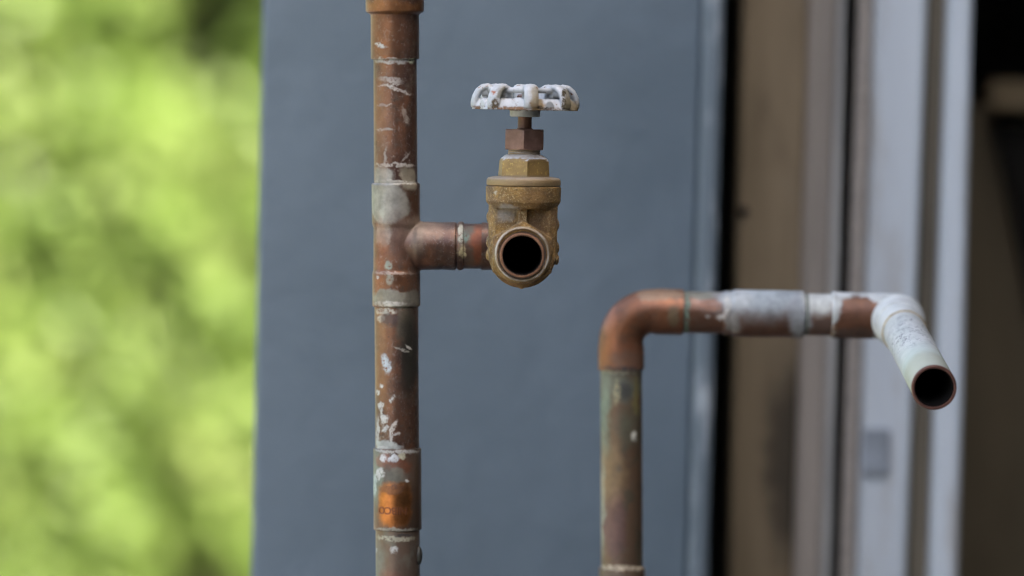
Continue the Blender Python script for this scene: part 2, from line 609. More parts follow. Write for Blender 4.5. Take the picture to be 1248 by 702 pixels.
# ---- the dark room behind the frame and an unseen shelter added to shade the pipes
md = simple('dark_interior', (.030, .026, .020), .9, scale=6)  # the room's darkness is put into this near-black wall colour
room = empty('dark_room', Vector((1.2, 1.2, 0)), 'dark unlit room seen past the right edge of the white door frame', 'room')
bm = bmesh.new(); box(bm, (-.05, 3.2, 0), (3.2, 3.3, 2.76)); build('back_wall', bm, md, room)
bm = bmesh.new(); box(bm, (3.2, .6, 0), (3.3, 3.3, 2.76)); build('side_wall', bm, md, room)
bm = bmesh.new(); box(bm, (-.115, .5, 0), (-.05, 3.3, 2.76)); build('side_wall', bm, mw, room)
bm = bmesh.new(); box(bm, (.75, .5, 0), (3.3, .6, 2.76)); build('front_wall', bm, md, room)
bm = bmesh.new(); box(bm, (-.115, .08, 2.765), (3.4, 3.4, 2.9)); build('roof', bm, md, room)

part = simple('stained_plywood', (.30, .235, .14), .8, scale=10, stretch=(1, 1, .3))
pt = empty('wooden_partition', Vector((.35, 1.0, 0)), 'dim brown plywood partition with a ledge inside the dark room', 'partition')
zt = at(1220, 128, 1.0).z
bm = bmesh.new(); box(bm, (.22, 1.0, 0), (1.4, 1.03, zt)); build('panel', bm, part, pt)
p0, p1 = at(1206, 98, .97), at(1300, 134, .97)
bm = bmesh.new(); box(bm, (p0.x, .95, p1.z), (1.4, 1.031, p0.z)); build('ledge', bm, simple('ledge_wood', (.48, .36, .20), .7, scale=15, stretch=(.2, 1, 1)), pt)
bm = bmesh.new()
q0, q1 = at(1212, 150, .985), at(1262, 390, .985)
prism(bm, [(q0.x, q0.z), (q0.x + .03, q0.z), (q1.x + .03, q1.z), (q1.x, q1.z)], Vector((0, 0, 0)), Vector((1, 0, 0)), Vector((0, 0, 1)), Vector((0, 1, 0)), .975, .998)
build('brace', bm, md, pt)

side = empty('shade_shelter', Vector((1.3, -1.2, 0)), 'dark roofed carport added out of view to shade the pipes', 'shade_shelter')  # unseen structure added to block light from above, right and behind
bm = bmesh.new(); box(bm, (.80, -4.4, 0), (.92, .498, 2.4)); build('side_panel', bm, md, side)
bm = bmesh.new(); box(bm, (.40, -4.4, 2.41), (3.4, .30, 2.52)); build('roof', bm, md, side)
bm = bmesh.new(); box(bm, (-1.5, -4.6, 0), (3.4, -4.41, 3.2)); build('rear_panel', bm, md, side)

# ------------------------------------------------------------------ the copper standpipe with its valve
A = at(483, 298, 0.0)
pipe = empty('copper_standpipe', Vector((A.x, A.y, 0)), 'tall weathered copper standpipe with tee and brass gate valve under a white handwheel', 'water pipe')
s0 = DIST / FPX            # metres per photo pixel at y = 0
TOP, BOT = at(481, -40, 0), at(485.3, 760, 0)
up = (TOP - BOT).normalized()


def ax(py):
    """point on the standpipe's axis at a photo height"""
    f = (760 - py) / 800.0
    return BOT + (TOP - BOT) * f


RT, RF = .0111, .0123
PL = pipe.location


def S_at(px, py, r=RT):
    """object-space point on the front of the standpipe"""
    c = ax(py); dx = at(px, py, 0).x - at(483 + (py - 298) * .0054, py, 0).x
    dx = max(-r * .98, min(r * .98, dx))
    return tuple(Vector((c.x + dx, -math.sqrt(max(0, r * r - dx * dx)), c.z)) - PL)


def px(*v): return tuple(x * s0 for x in v)


def stains_and_shade(M, items, where):  # wear marks, and a few spots that put shade into the colour
    for it in items:
        x, y, rx, ry, col = it[:5]
        o = dict(ryy=0, soft=.3, warp='mid', k=1.0, tilt=0.0, rough=.6, metal=0.0, h=.3, rect=False)
        o.update(it[5] if len(it) > 5 else {})
        m = M.blob(where(x, y), px(rx, o['ryy'] or max(rx, ry, 8) * 1.1, ry), o['soft'], o['warp'], o['tilt'], o['rect'])
        if o['warp'] == 'fine':
            if 'br' not in M._d: M._d['br'] = M.ramp(M.noise(520, 6, .75, loc=(9, 4, 2)), .38, .50)
            m = M.math('MULTIPLY', m, M._d['br'])
        if o['k'] < 1: m = M.math('MULTIPLY', m, o['k'])
        if 'vr' not in M._d: M._d['vr'] = M.ramp(M.noise(170, 8, .68, loc=(1, 8, 6)), .30, .70)
        M.layer(m, M.mixc(M._d['vr'], tuple(c * .70 for c in col), tuple(min(.9, c * 1.12) for c in col)), o['rough'], o['metal'], o['h'])


mc = Mat('weathered_copper')
copper_base(mc, .5)
scratches(mc, (.50, .47, .42), .61, .38, 240, (1, 1, 1.6), (4, 0, 1))
scratches(mc, (.30, .27, .25), .57, .35, 420, (1, 1, .6), (2, 5, 1))
mc.layer(mc.math('MULTIPLY', mc.ramp(mc.noise(300, 7, .7, loc=(6, 6, 2)), .55, .66), .55), (.045, .030, .024), .5, .3)
stains_and_shade(mc, [
    (468, 40, 26, 30, COPPER_O, dict(k=.45, metal=.5, rough=.35, soft=.6, h=0)),
    (478, 8, 40, 8, (.30, .13, .04), dict(k=.6, metal=.5, rough=.35, soft=.5, h=0)),
    (478, 74, 24, 3.5, WHITE, dict(warp='fine', k=.75)),
    (466, 56, 9, 2.2, WHITE, dict(warp='fine', tilt=-.25)),
    (502, 73, 5, 4, (.40, .42, .30), dict(warp='fine')),
    (476, 97, 15, 4, (.42, .40, .36), dict(warp='fine', tilt=-.15, k=.7)), (474, 104, 14, 1.6, (.5, .48, .43), dict(warp='fine', tilt=.1, k=.8)),
    (486, 109, 18, 2, (.5, .48, .43), dict(warp='fine', tilt=-.35, k=.8)),
    (468, 128, 10, 1.4, (.5, .48, .44), dict(warp='fine', k=.7)),
    (494, 140, 3, 12, (.45, .40, .33), dict(warp='fine', k=.5, tilt=.3)),
    (468, 157, 12, 1.6, WHITE, dict(warp='fine', k=.6)),
    (470, 190, 2.0, 12, WHITE, dict(warp='fine', k=.5, tilt=-.1)),
    (496, 190, 8, 1.6, (.42, .40, .36), dict(warp='fine', tilt=.9, k=.6)),
    (480, 200, 28, 2.2, (.55, .53, .47), dict(warp='fine', k=.7)),
    (467, 213, 13, 11, SOLDER, dict(warp='mid', rough=.45, metal=.3)),
    (498, 215, 9, 16, (.25, .22, .16), dict(warp='mid', rough=.5, metal=.2, tilt=.5)),
    (480, 221, 30, 2.5, (.42, .40, .34), dict(warp='fine', rough=.5)),
    (472, 245, 30, 26, SOLDER, dict(warp='mid', rough=.42, metal=.45, soft=.12, tilt=-.45)),
    (470, 252, 4, 16, (.42, .42, .38), dict(warp='mid', k=.4, rough=.4, metal=.4, h=.2)),
    (468, 283, 9, 16, (.40, .37, .32), dict(warp='mid', k=.75, rough=.45, metal=.3)),
    (464, 310, 8, 40, (.36, .13, .07), dict(warp='mid', k=.5, rough=.4, metal=.4, soft=.6, h=0)),
    (474, 322, 5, 5, (.33, .40, .33), dict(warp='fine', k=.8)),
    (483, 331, 30, 1.6, (.45, .36, .29), dict(warp='fine', k=.6)),
    (461, 336, 2.4, 2.4, WHITE, dict(warp='fine')),
    (476, 338, 5, 7, (.36, .38, .31), dict(warp='fine', k=.6)),
    (485, 362, 34, 11, (.27, .255, .20), dict(warp='mid', rough=.45, metal=.35, soft=.15)),
    (474, 369, 22, 3.2, (.50, .48, .42), dict(warp='fine', rough=.4, metal=.3)),
    (470, 378, 14, 4.5, (.55, .52, .43), dict(warp='fine', rough=.5)),
    (465, 387, 6, 4, (.58, .56, .48), dict(warp='fine')),
    (496, 392, 12, 22, OLIVE, dict(warp='mid', k=.9, rough=.5)),
    (464, 430, 7, 60, (.27, .15, .085), dict(warp='mid', k=.6, rough=.4, metal=.5, soft=.6, h=0)),  # lighter tan strip down the left side
    (466, 150, 8, 60, (.25, .135, .085), dict(warp='mid', k=.55, rough=.4, metal=.5, soft=.6, h=0)),  # the same tan strip on the upper length
    (474, 388, 14, 8, (.095, .07, .065), dict(warp='mid', k=.8, rough=.35, metal=.4)),
    (500, 430, 13, 55, (.020, .019, .014), dict(warp='mid', k=.95, rough=.4, soft=.5, metal=.1)),
    (471, 441, 5.5, 12, (.46, .52, .54), dict(warp='fine', tilt=.35)),
    (490, 424, 10, 1.6, (.40, .38, .32), dict(warp='fine', tilt=-.4, k=.8)),
    (498, 421, 5, 1.4, (.5, .48, .42), dict(warp='fine', tilt=-.7, k=.8)),
    (465, 469, 3, 2.4, WHITE, dict(warp='fine')), (461, 477, 3, 2.6, WHITE, dict(warp='fine')),
    (478, 485, 2, 5, WHITE, dict(warp='fine', tilt=-.5)), (465, 492, 5, 3, WHITE, dict(warp='fine')),
    (466, 503, 2.2, 14, WHITE, dict(warp='fine', tilt=.15, k=.9)), (470, 508, 5, 5, WHITE, dict(warp='fine')),
    (471, 521, 6, 3, WHITE, dict(warp='fine', tilt=.7)), (461, 521, 2, 14, WHITE, dict(warp='fine', k=.9)),
    (480, 519, 2.0, 10, (.6, .57, .5), dict(warp='fine', tilt=-.4, k=.8)), (484, 527, 5, 2, WHITE, dict(warp='fine', k=.7)),
    (477, 530, 2.4, 7, (.6, .58, .52), dict(warp='fine', k=.8)),
    (470, 541, 22, 5, (.40, .43, .40), dict(warp='mid', k=.9)),
    (466, 545, 10, 3, WHITE, dict(warp='fine')),
    (484, 548, 32, 2.0, (.36, .37, .32), dict(warp='fine', k=.8)),
    (530, 278, 34, 15, (.22, .165, .125), dict(warp='mid', k=.8, rough=.55, metal=.2, soft=.6)),
    (548, 290, 12, 26, (.21, .16, .115), dict(warp='mid', k=.7, rough=.5, metal=.3)),
    (525, 318, 26, 8, (.24, .10, .055), dict(warp='mid', k=.6, rough=.5, metal=.3)),
    (505, 330, 9, 40, (.05, .032, .024), dict(warp='mid', k=.5, rough=.5, metal=.3, soft=.6)),
    (486, 290, 12, 30, (.17, .10, .08), dict(warp='mid', k=.5, rough=.5, metal=.3, soft=.6)),
], S_at)
mcopper = mc.done(.35, .0009)

# riser lengths
bm = bmesh.new()
lathe(bm, ax(222), up, [(-.004, RT), ((ax(60) - ax(222)).length, RT)])
build('riser_tube', bm, mcopper, pipe)
bm = bmesh.new()
L = (ax(374) - ax(545)).length
lathe(bm, ax(374), -up, [(-.004, RT * 1.015), (L * .5, RT * 1.005), (L + .006, RT * 1.015)])
build('riser_tube', bm, mcopper, pipe)
mlo = Mat('brown_patinated_copper')
copper_base(mlo, .1)
mlo.layer(.55, (.15, .125, .095), .42, .25)
mlo.layer(mlo.math('MULTIPLY', mlo.ramp(mlo.noise(120, 7), .5, .65), .4), (.16, .18, .14), .6, 0.0)
stains_and_shade(mlo, [
    (482, 654, 26, 3, (.42, .41, .30), dict(warp='fine', k=.8)),
    (481, 668, 5, 4.5, WHITE, dict(warp='fine')), (458, 670, 3, 3, WHITE, dict(warp='fine')),
    (462, 690, 9, 26, (.20, .21, .165), dict(k=.6, soft=.6)),
    (476, 705, 16, 14, (.22, .10, .065), dict(k=.5, metal=.4, rough=.35)),
    (492, 650, 10, 3, (.03, .03, .03), dict(k=.8)),
], S_at)
mlow = mlo.done(.3, .0008)
bm = bmesh.new()
lathe(bm, ax(644), -up, [(-.004, RT * 1.02), (ax(644).z - .0, RT * 1.02)])
build('riser_tube', bm, mlow, pipe)
bm = bmesh.new()                                   # drip clinging to the right of the lower length
p = ax(676) + Vector((RT * .96, -.003, 0))
bmesh.ops.create_uvsphere(bm, u_segments=14, v_segments=10, radius=.0026, matrix=Matrix.Translation(p) @ Matrix.Diagonal((.8, 1, 1.9, 1)))
build('solder_drip', bm, simple('blackened_solder', (.05, .05, .04), .5, .2), pipe)

# adapter at the top: a wide cup above a narrower socket
bm = bmesh.new()
t17, t72 = (ax(16) - ax(72)).length, (ax(-40) - ax(72)).length
prof = soft([(-.0, RT), (0, RF), (t17, RF + .0001), (t17 + .0016, .0148), (t17 + .03, .0148)], .0007)
prof = soft([(0, RT - .0005), (0, RF * 1.005), (t17 - .0006, RF * 1.005), (t17 + .0009, .0149), (t17 + .012, .0150), (t17 + .2, .0150)], .0006)
lathe(bm, ax(72), up, prof)
build('reducer', bm, mcopper, pipe)

# the tee
bm = bmesh.new()
tz = lambda py: (ax(py) - ax(373)).length
lathe(bm, ax(373), up, soft([(0, RT - .0004), (0, RF), (tz(332), RF), (tz(328), RF * .955), (tz(276), RF * .94), (tz(272), RF), (tz(222), RF * 1.01), (tz(222), RT - .0004)], .0005))
J = ax(298.5)
arm0 = Vector((J.x, 0, J.z))
E = at(637, 300.5, 0.0)
ad = (E - arm0).normalized()
tx = lambda p: (at(p, 299, 0) - at(483, 298.5, 0)).length
lathe(bm, arm0, ad, soft([(.0, .0100), (.004, .0108), (.0092, .0117), (.0105, .0124), (tx(508), .01245), (tx(539), .0122), (tx(541), .0120), (tx(542), .0122), (tx(556.5), .0124), (tx(557), RT - .0004)], .0004))
tee = build('tee_fitting', bm, mcopper, pipe)
remesh(tee, .00038, 20, .5)

# arm, its solder bead, and the elbow that turns it towards the viewer behind the valve
mb = Mat('brown_copper_arm')
copper_base(mb, .5)
mb.layer(mb.math('MULTIPLY', mb.ramp(mb.noise(80, 6, loc=(5, 5, 5)), .4, .6), .5), (.12, .085, .055), .45, .2)
W2 = lambda x, y: tuple(at(x, y, -.010) - PL)
stains_and_shade(mb, [
    (562, 284, 4, 14, (.50, .49, .38), dict(warp='fine')), (563, 306, 5, 9, (.48, .40, .22), dict(warp='fine')),
    (568, 288, 4, 7, (.19, .26, .20), dict(warp='fine')), (573, 276, 12, 12, OLIVE, dict(warp='mid', k=.8)),
    (582, 298, 8, 26, (.22, .072, .032), dict(warp='mid', rough=.45, metal=.45, soft=.4, h=0)),
], W2)
marm = mb.done(.35, .0009)
mtee2 = None
VY = -.058                                          # the valve's stem stands this far in front of the riser
EB = Vector((E.x, 0, E.z))
bm = bmesh.new()
sweep(bm, [arm0 + ad * tx(552), arm0 + ad * (tx(637) - .018)], RT * 1.04)
build('branch_tube', bm, marm, pipe)
bm = bmesh.new()
lathe(bm, arm0 + ad * tx(557.2), ad, [(0, RT), (.0004, RT * 1.10), (.0018, RT * 1.125), (.0032, RT * 1.09), (.0038, RT)], 48, wob=lambda t, a: .012 * math.sin(a * 5 + t * 900) + .010 * math.sin(a * 11))
build('solder_bead', bm, marm, pipe)
bm = bmesh.new()
pts = bend(EB - ad * .021, EB, EB + Vector((0, -.0335, -.0028)), .0135, 12)
sweep(bm, pts, [RF] + [RF * .97] * 13 + [RF])
build('branch_elbow', bm, mcopper, pipe)

# lower coupling with the bright rubbed patch and the maker's stamp (it sits upside down)
mk = Mat('tarnished_coupling')
copper_base(mk, .25)
mk.layer(.5, (.085, .068, .05), .4, .4)
stains_and_shade(mk, [
    (478, 597, 24, 45, (.10, .09, .07), dict(k=.6, soft=.6)),
    (461, 580, 8, 34, (.20, .235, .175), dict(k=.75, warp='mid')),
    (466, 560, 12, 10, (.24, .10, .06), dict(k=.7, rough=.4, metal=.3)),
    (490, 565, 14, 12, (.17, .055, .022), dict(k=.7, rough=.4, metal=.4)),
    (484, 577, 12, 10, (.13, .13, .10), dict(k=.8)),
], lambda x, y: S_at(x, y, RF))
stains_and_shade(mk, [(482, 613, 20, 26, (.47, .185, .06), dict(warp='fine2', soft=.38, rough=.30, metal=.9, h=0, rect=True)), (493, 605, 9, 18, (.16, .075, .03), dict(warp='mid', soft=.7, k=.75, rough=.32, metal=.8, h=0)), (480, 594, 14, 6, (.15, .08, .05), dict(warp='mid', k=.6, metal=.5))], lambda x, y: S_at(x, y, RF))  # second spot paints the patch's unlit right side
stains_and_shade(mk, [
    (481, 591, 4, 3, (.10, .05, .03), dict(warp='fine', k=.6)),
    (480, 556, 6.5, 4.2, (.52, .54, .54), dict(warp='fine')), (468, 556, 4, 5, (.55, .55, .53), dict(warp='fine')),
    (491, 553, 5, 4, (.40, .38, .26), dict(warp='fine')), (464, 575, 6, 6, WHITE, dict(warp='fine')),
    (461, 580, 3, 5, WHITE, dict(warp='fine')), (497, 584, 4, 1.4, WHITE, dict(warp='fine')),
    (457, 590, 3, 14, (.42, .50, .45), dict(warp='fine', k=.8)),
    (484, 643, 30, 2.4, (.34, .33, .27), dict(warp='fine', k=.8)), (484, 548, 30, 2.2, (.42, .42, .38), dict(warp='fine', k=.9)),
], lambda x, y: S_at(x, y, RF))
mcoup = mk.done(.35, .0009)
bm = bmesh.new()
lc = (ax(545) - ax(645)).length
lathe(bm, ax(645), up, soft([(0, RT), (0, RF), (lc, RF), (lc, RT)], .0005))
coup = build('coupling', bm, mcoup, pipe)
# stamped letters wrapped round the coupling
fc = bpy.data.curves.new('stamp', 'FONT')
fc.body = 'NIBCO'
fc.size = .0052
fc.extrude = .0004
fc.offset = .00012
fo = bpy.data.objects.new('stamp_source', fc)
S.collection.objects.link(fo)
dg = bpy.context.evaluated_depsgraph_get()
tm = bpy.data.meshes.new_from_object(fo.evaluated_get(dg))
bpy.data.objects.remove(fo)
bm = bmesh.new(); bm.from_mesh(tm)
xs = [v.co.x for v in bm.verts]; x0, x1 = min(xs), max(xs)
cz = ax(620.5)
a_mid = math.asin(max(-1, min(1, (at(478, 620, 0).x - ax(620).x) / RF)))
for v in bm.verts:
    a = a_mid - (v.co.x - (x0 + x1) / 2) / RF        # upside down: letters run right to left
    r = RF - .0001 + v.co.z
    v.co = Vector((cz.x + r * math.sin(a), cz.y - r * math.cos(a), cz.z - (v.co.y - .0019)))
build('stamped_lettering', bm, simple('stamped_copper', (.24, .085, .035), .4, .5), coup)

# ------------------------------------------------------------------ the gate valve
sv = (DIST + VY) / FPX
VC = at(636.6, 311.5, -.09)
VC = Vector((VC.x, VY, VC.z))
PYZ = lambda py: at(637, py, VY).z
X, Yd, Z = Vector((1, 0, 0)), Vector((0, 1, 0)), Vector((0, 0, 1))
mbz = Mat('cast_brass')
n = mbz.noise(120, 6, .6); n2 = mbz.noise(900, 5, .7); n3 = mbz.noise(55, 5, .5, loc=(3, 3, 3))
mbz.col = mbz.mixc(mbz.ramp(n, .35, .65), (.20, .120, .040), (.36, .22, .070))
mbz.col = mbz.mixc(mbz.math('MULTIPLY', mbz.ramp(n3, .5, .66), .6), mbz.col, (.19, .12, .075))
mbz.col = mbz.mixc(mbz.math('MULTIPLY', mbz.ramp(n2, .54, .62), .65), mbz.col, (.58, .47, .27))
mbz.col = mbz.mixc(mbz.math('MULTIPLY', mbz.ramp(mbz.noise(700, 5, .7, loc=(4, 4, 4)), .55, .64), .6), mbz.col, (.07, .045, .02))
mbz.col = mbz.mixc(mbz.math('MULTIPLY', mbz.ramp(mbz.noise(85, 8, .7, loc=(7, 1, 4)), .5, .64), .6), mbz.col, (.10, .068, .035))
mbz.rough = mbz.mixf(n2, .38, .62); mbz.metal = mbz.mixf(n, .35, .6)
mbz.h = mbz.math('ADD', mbz.math('MULTIPLY', n2, 1.0), mbz.math('MULTIPLY', mbz.noise(1700, 3), .5))
W3 = lambda x, y: tuple(at(x, y, VY - .015) - PL)
stains_and_shade(mbz, [
    (616, 262, 16, 12, (.34, .32, .28), dict(warp='mid', k=.75, rough=.7)),
    (620, 260, 2.6, 2.4, (.45, .50, .56), dict(warp='none', rough=.5)),
    (604, 235, 3, 3, (.6, .56, .45), dict(warp='fine', k=.7)), (630, 231, 2, 2, DARK, dict(warp='fine')),
    (650, 240, 14, 14, (.16, .085, .035), dict(k=.5, metal=.4)),
    (660, 300, 14, 40, (.15, .085, .045), dict(k=.55, metal=.35, soft=.6)),  # darker right side of the body, its shade put into the colour
    (630, 346, 34, 10, (.20, .10, .045), dict(k=.6, metal=.4, soft=.6)),
    (668, 330, 6, 10, (.085, .085, .045), dict(k=.8)),
], W3)
mbrass = mbz.done(.8, .0014)

bm = bmesh.new()
sec = [(-42, -9), (-41, -14), (-33, -23), (-6, -26), (-5, -33), (5, -33), (6, -26), (33, -23), (41, -14), (42, -9)]
sec = [(x * sv, y * sv) for x, y in sec + [(-x, -y) for x, y in sec]]
ztop = PYZ(249) - VC.z
prism(bm, sec, VC, X, Yd, Z, 4 * sv, ztop + .001)                                  # gate housing
lathe(bm, VC + Yd * 24 * sv, -Yd, [(0, 38.5 * sv), (2 * sv, 41 * sv), (46 * sv, 41 * sv), (48 * sv, 38.5 * sv)], 64)      # round bottom
hexp = [(41.5 * sv * math.sin(k * PI / 3), 41.5 * sv * math.cos(k * PI / 3)) for k in range(6)]
prism(bm, hexp, VC, X, Z, Yd, -62 * sv, 62 * sv)                                   # wrench flats of both ends
hs = 33.5 * sv
lathe(bm, VC - Yd * 55 * sv, -Yd, [(0, hs * 1.05), (14 * sv, hs * 1.02), (22 * sv, hs)], 64)
zf = lambda py: PYZ(py) - VC.z
lathe(bm, VC, Z, [(zf(254), 40 * sv), (zf(250), 42.5 * sv), (zf(246), 45.5 * sv), (zf(227), 46 * sv)], 72)               # collar
for px_, dz in ((-41.5, 44), (-41.5, 14), (-41.5, -2), (41.5, 36), (42, 8), (42, -6)):        # casting lugs at the sides
    bmesh.ops.create_uvsphere(bm, u_segments=12, v_segments=8, radius=3.2 * sv, matrix=Matrix.Translation(VC + X * px_ * sv + Z * dz * sv) @ Matrix.Diagonal((1, 2.2, 2.2, 1)))
valve = build('gate_valve', bm, mbrass, pipe)
valve['label'] = 'old cast brass gate valve with open outlet'
remesh(valve, .00042, 3, .5)
bm = bmesh.new()
lathe(bm, at(636.4, 311.2, VY - 77 * sv) - Yd * .02, Yd, [(0, 28.6 * sv), (.02 + .055, 28.6 * sv)], 64)
carve(valve, bm)

mwr = Mat('worn_pale_brass')
n = mwr.noise(180, 6, .65)
mwr.col = mwr.mixc(mwr.ramp(n, .38, .62), (.33, .26, .17), (.52, .49, .42))
mwr.rough = .5; mwr.metal = .3; mwr.h = n
mworn = mwr.done(.4, .0006)
mring = simple('bright_copper_rim', (.24, .125, .07), .45, .5, scale=180, bump=.3)
mblk = simple('unlit_black_bore', (.010, .009, .008), .95, spec=.1)  # near-black colour stands for the unlit inside of the pipes
mgreyc = simple('grey_flux', (.17, .20, .23), .7, scale=150)
OC = VC - Yd * 77 * sv
OC.z = at(636.4, 310.0, OC.y).z; OC.x = at(636.4, 310, OC.y).x
bm = bmesh.new()
lathe(bm, OC, Yd, soft([(.004, 31.5 * sv), (.0016, 33.4 * sv), (0, 33.0 * sv), (-.0012, 32.2 * sv), (-.0012, 30.8 * sv), (.0005, 29.8 * sv), (.0030, 29.4 * sv), (.0045, 30 * sv)], .0003), 64, close=True)
build('socket_lip', bm, mworn, valve)
bm = bmesh.new()
lathe(bm, OC + Yd * .0016, Yd, [(0, 29.9 * sv), (0, 26 * sv), (.003, 26 * sv), (.003, 29.9 * sv)], 64, close=True, wob=lambda t, a: .006 * math.sin(a * 7))
build('flux_ring', bm, mgreyc, valve)
OT = OC - Yd * .0032 - Z * 1.2 * sv
bm = bmesh.new()
lathe(bm, OT, Yd, soft([(0, 25.2 * sv), (-.0, 26.8 * sv), (.003, 27.6 * sv), (.03, 27.2 * sv), (.03, 24 * sv), (.004, 23.8 * sv), (0, 24.2 * sv)], .0003), 64, close=True)
build('outlet_stub', bm, mring, valve)
bm = bmesh.new()
lathe(bm, OT + Yd * .0015, Yd, [(0, 23.85 * sv), (.05, 23.3 * sv), (.05, 22.3 * sv), (0, 23.2 * sv)], 48, close=True)
lathe(bm, OT + Yd * .050, Yd, [(0, 23.2 * sv), (.002, 23.2 * sv)], 48)
build('bore', bm, mblk, valve)

# bonnet
mbo = Mat('dusty_brass_bonnet')
n = mbo.noise(500, 5, .7); n2 = mbo.noise(90, 5)
mbo.col = mbo.mixc(mbo.ramp(n2, .35, .65), (.26, .17, .065), (.36, .24, .085))
mbo.col = mbo.mixc(mbo.math('MULTIPLY', mbo.ramp(n, .54, .66), .7), mbo.col, (.62, .44, .13))
mbo.rough = mbo.mixf(n, .35, .6); mbo.metal = .5
geo = mbo.node('ShaderNodeNewGeometry')
sx = mbo.node('ShaderNodeSeparateXYZ'); mbo.link(geo.outputs['True Normal'], sx.inputs[0])
dust = mbo.math('MULTIPLY', mbo.ramp(sx.outputs['Z'], .25, .8), mbo.ramp(mbo.noise(260, 6), .25, .55))
mbo.h = mbo.math('MULTIPLY', n, 1.0)
mbo.layer(dust, (.60, .60, .60), .9, 0.0)
rim = mbo.blob(tuple(VC + Z * (zf(220.5)) - PL), (.05, .05, 7.5 * sv), .15, 'none')
mbo.layer(mbo.math('MULTIPLY', rim, .8), (.27, .195, .105), .5, .4)
nk = mbo.blob(tuple(VC + Z * (zf(184)) - PL), (.05, .05, 7.5 * sv), .2, 'none')
mbo.layer(mbo.math('MULTIPLY', nk, .6), (.36, .30, .22), .45, .4)
mbon = mbo.done(.5, .0009)
bm = bmesh.new()
lathe(bm, VC, Z, soft([(zf(226.6), 43 * sv), (zf(226.3), 45.2 * sv), (zf(219), 45.2 * sv), (zf(216.5), 43 * sv), (zf(215), 34 * sv)], .0006), 72)


def hexring(R_, ang):
    return [Vector((R_ * sv * math.sin(R(ang) + k * PI / 3), -R_ * sv * math.cos(R(ang) + k * PI / 3), 0)) for k in range(6)]


def hexnut(bm, py0, py1, R_, ang, ch=.10, top_r=None):
    """hexagon nut with turned chamfers at both faces"""
    z0, z1 = zf(py0), zf(py1)
    seg = 10
    def ring(z, cut):
        out = []
        h = hexring(R_, ang)
        for k in range(6):
            for j in range(seg):
                p = h[k].lerp(h[(k + 1) % 6], j / seg)
                if p.length > cut * R_ * sv: p = p.normalized() * cut * R_ * sv
                out.append(bm.verts.new(VC + p + Z * z))
        return out
    d = (z1 - z0)
    rs = [ring(z0, .88), ring(z0 + d * ch, .945), ring(z0 + d * (ch + .10), 1.0), ring(z1 - d * (ch + .10), 1.0), ring(z1 - d * ch, .945), ring(z1, .88)]
    m = len(rs[0])
    for i in range(len(rs) - 1):
        for k in range(m):
            bm.faces.new((rs[i][k], rs[i][(k + 1) % m], rs[i + 1][(k + 1) % m], rs[i + 1][k]))
    bm.faces.new(rs[0][::-1]); bm.faces.new(rs[-1])


hx = hexring(34.0, 7)
# tapered wrench hexagon, its corners cut by the cone that runs up to the neck
seg = 10
levels = [(216.5, 1.0, 9), (199, .965, 9), (196, .955, .99), (193.5, .93, .88), (190, .80, .74), (188.5, .70, .66)]
prev = None
for py, k_, cut in levels:
    ring = []
    for k in range(6):
        for j in range(seg):
            p = hx[k].lerp(hx[(k + 1) % 6], j / seg) * k_
            if p.length > cut * 34.0 * sv: p = p.normalized() * cut * 34.0 * sv
            ring.append(bm.verts.new(VC + p + Z * zf(py)))
    if prev:
        m = len(ring)
        for k in range(m): bm.faces.new((prev[k], prev[(k + 1) % m], ring[(k + 1) % m], ring[k]))
    else: bm.faces.new(ring[::-1])
    prev = ring
bm.faces.new(prev)
lathe(bm, VC, Z, [(zf(192), 25 * sv), (zf(189), 22 * sv), (zf(188), 19.2 * sv), (zf(186.6), 20.0 * sv), (zf(185.6), 18.9 * sv), (zf(184.4), 20.0 * sv), (zf(183.4), 18.9 * sv), (zf(182.2), 19.8 * sv), (zf(181), 18.6 * sv)], 56)
bon = build('bonnet', bm, mbon, valve, 25)

mnut = Mat('brown_bronze_nut')
n = mnut.noise(160, 6, .6)
mnut.col = mnut.mixc(mnut.ramp(n, .35, .65), (.17, .095, .070), (.245, .145, .110))
mnut.rough = mnut.mixf(n, .38, .55); mnut.metal = .45; mnut.h = mnut.noise(700, 4)
mnutm = mnut.done(.25, .0005)
bm = bmesh.new(); hexnut(bm, 182.5, 157.5, 26.6, -1.5, .05)
build('packing_nut', bm, mnutm, valve, 25)
bm = bmesh.new()
lathe(bm, VC, Z, soft([(zf(160), 10 * sv), (zf(156.5), 10 * sv), (zf(156.2), 8.6 * sv), (zf(140), 8.4 * sv)], .0003), 32)
build('stem', bm, simple('bronze_stem', (.20, .105, .070), .45, .5, scale=150), valve)

# handwheel: skirt rim, eight hollow grip lobes, inner ring, spokes and hub, cast as one piece
mh = Mat('chipped_white_enamel')
n = mh.noise(150, 7, .65); n2 = mh.noise(420, 6, .7)
mh.col = mh.mixc(mh.ramp(n, .35, .7), (.46, .485, .50), (.34, .36, .36))
mh.rough = mh.mixf(n, .32, .5); mh.metal = 0.0
mh.h = mh.math('MULTIPLY', n2, .5)
HW = lambda x, y: tuple(Vector((at(x, y, VY - .02).x, VY - math.sqrt(max(0, (66 * sv) ** 2 - ((x - 637) * sv) ** 2)), PYZ(y))) - PL)
sp = mh.ramp(mh.noise(260, 7, .7, loc=(2, 7, 1)), .60, .66)
mh.layer(sp, (.15, .07, .03), .85, 0.0, -.5)
low = mh.blob(tuple(VC + Z * zf(132.5) - PL), (.08, .08, 2.6 * sv), .5, 'none')
mh.layer(mh.math('MULTIPLY', low, mh.ramp(mh.noise(190, 7, .7), .45, .56)), (.12, .065, .03), .85, 0.0, -.4)
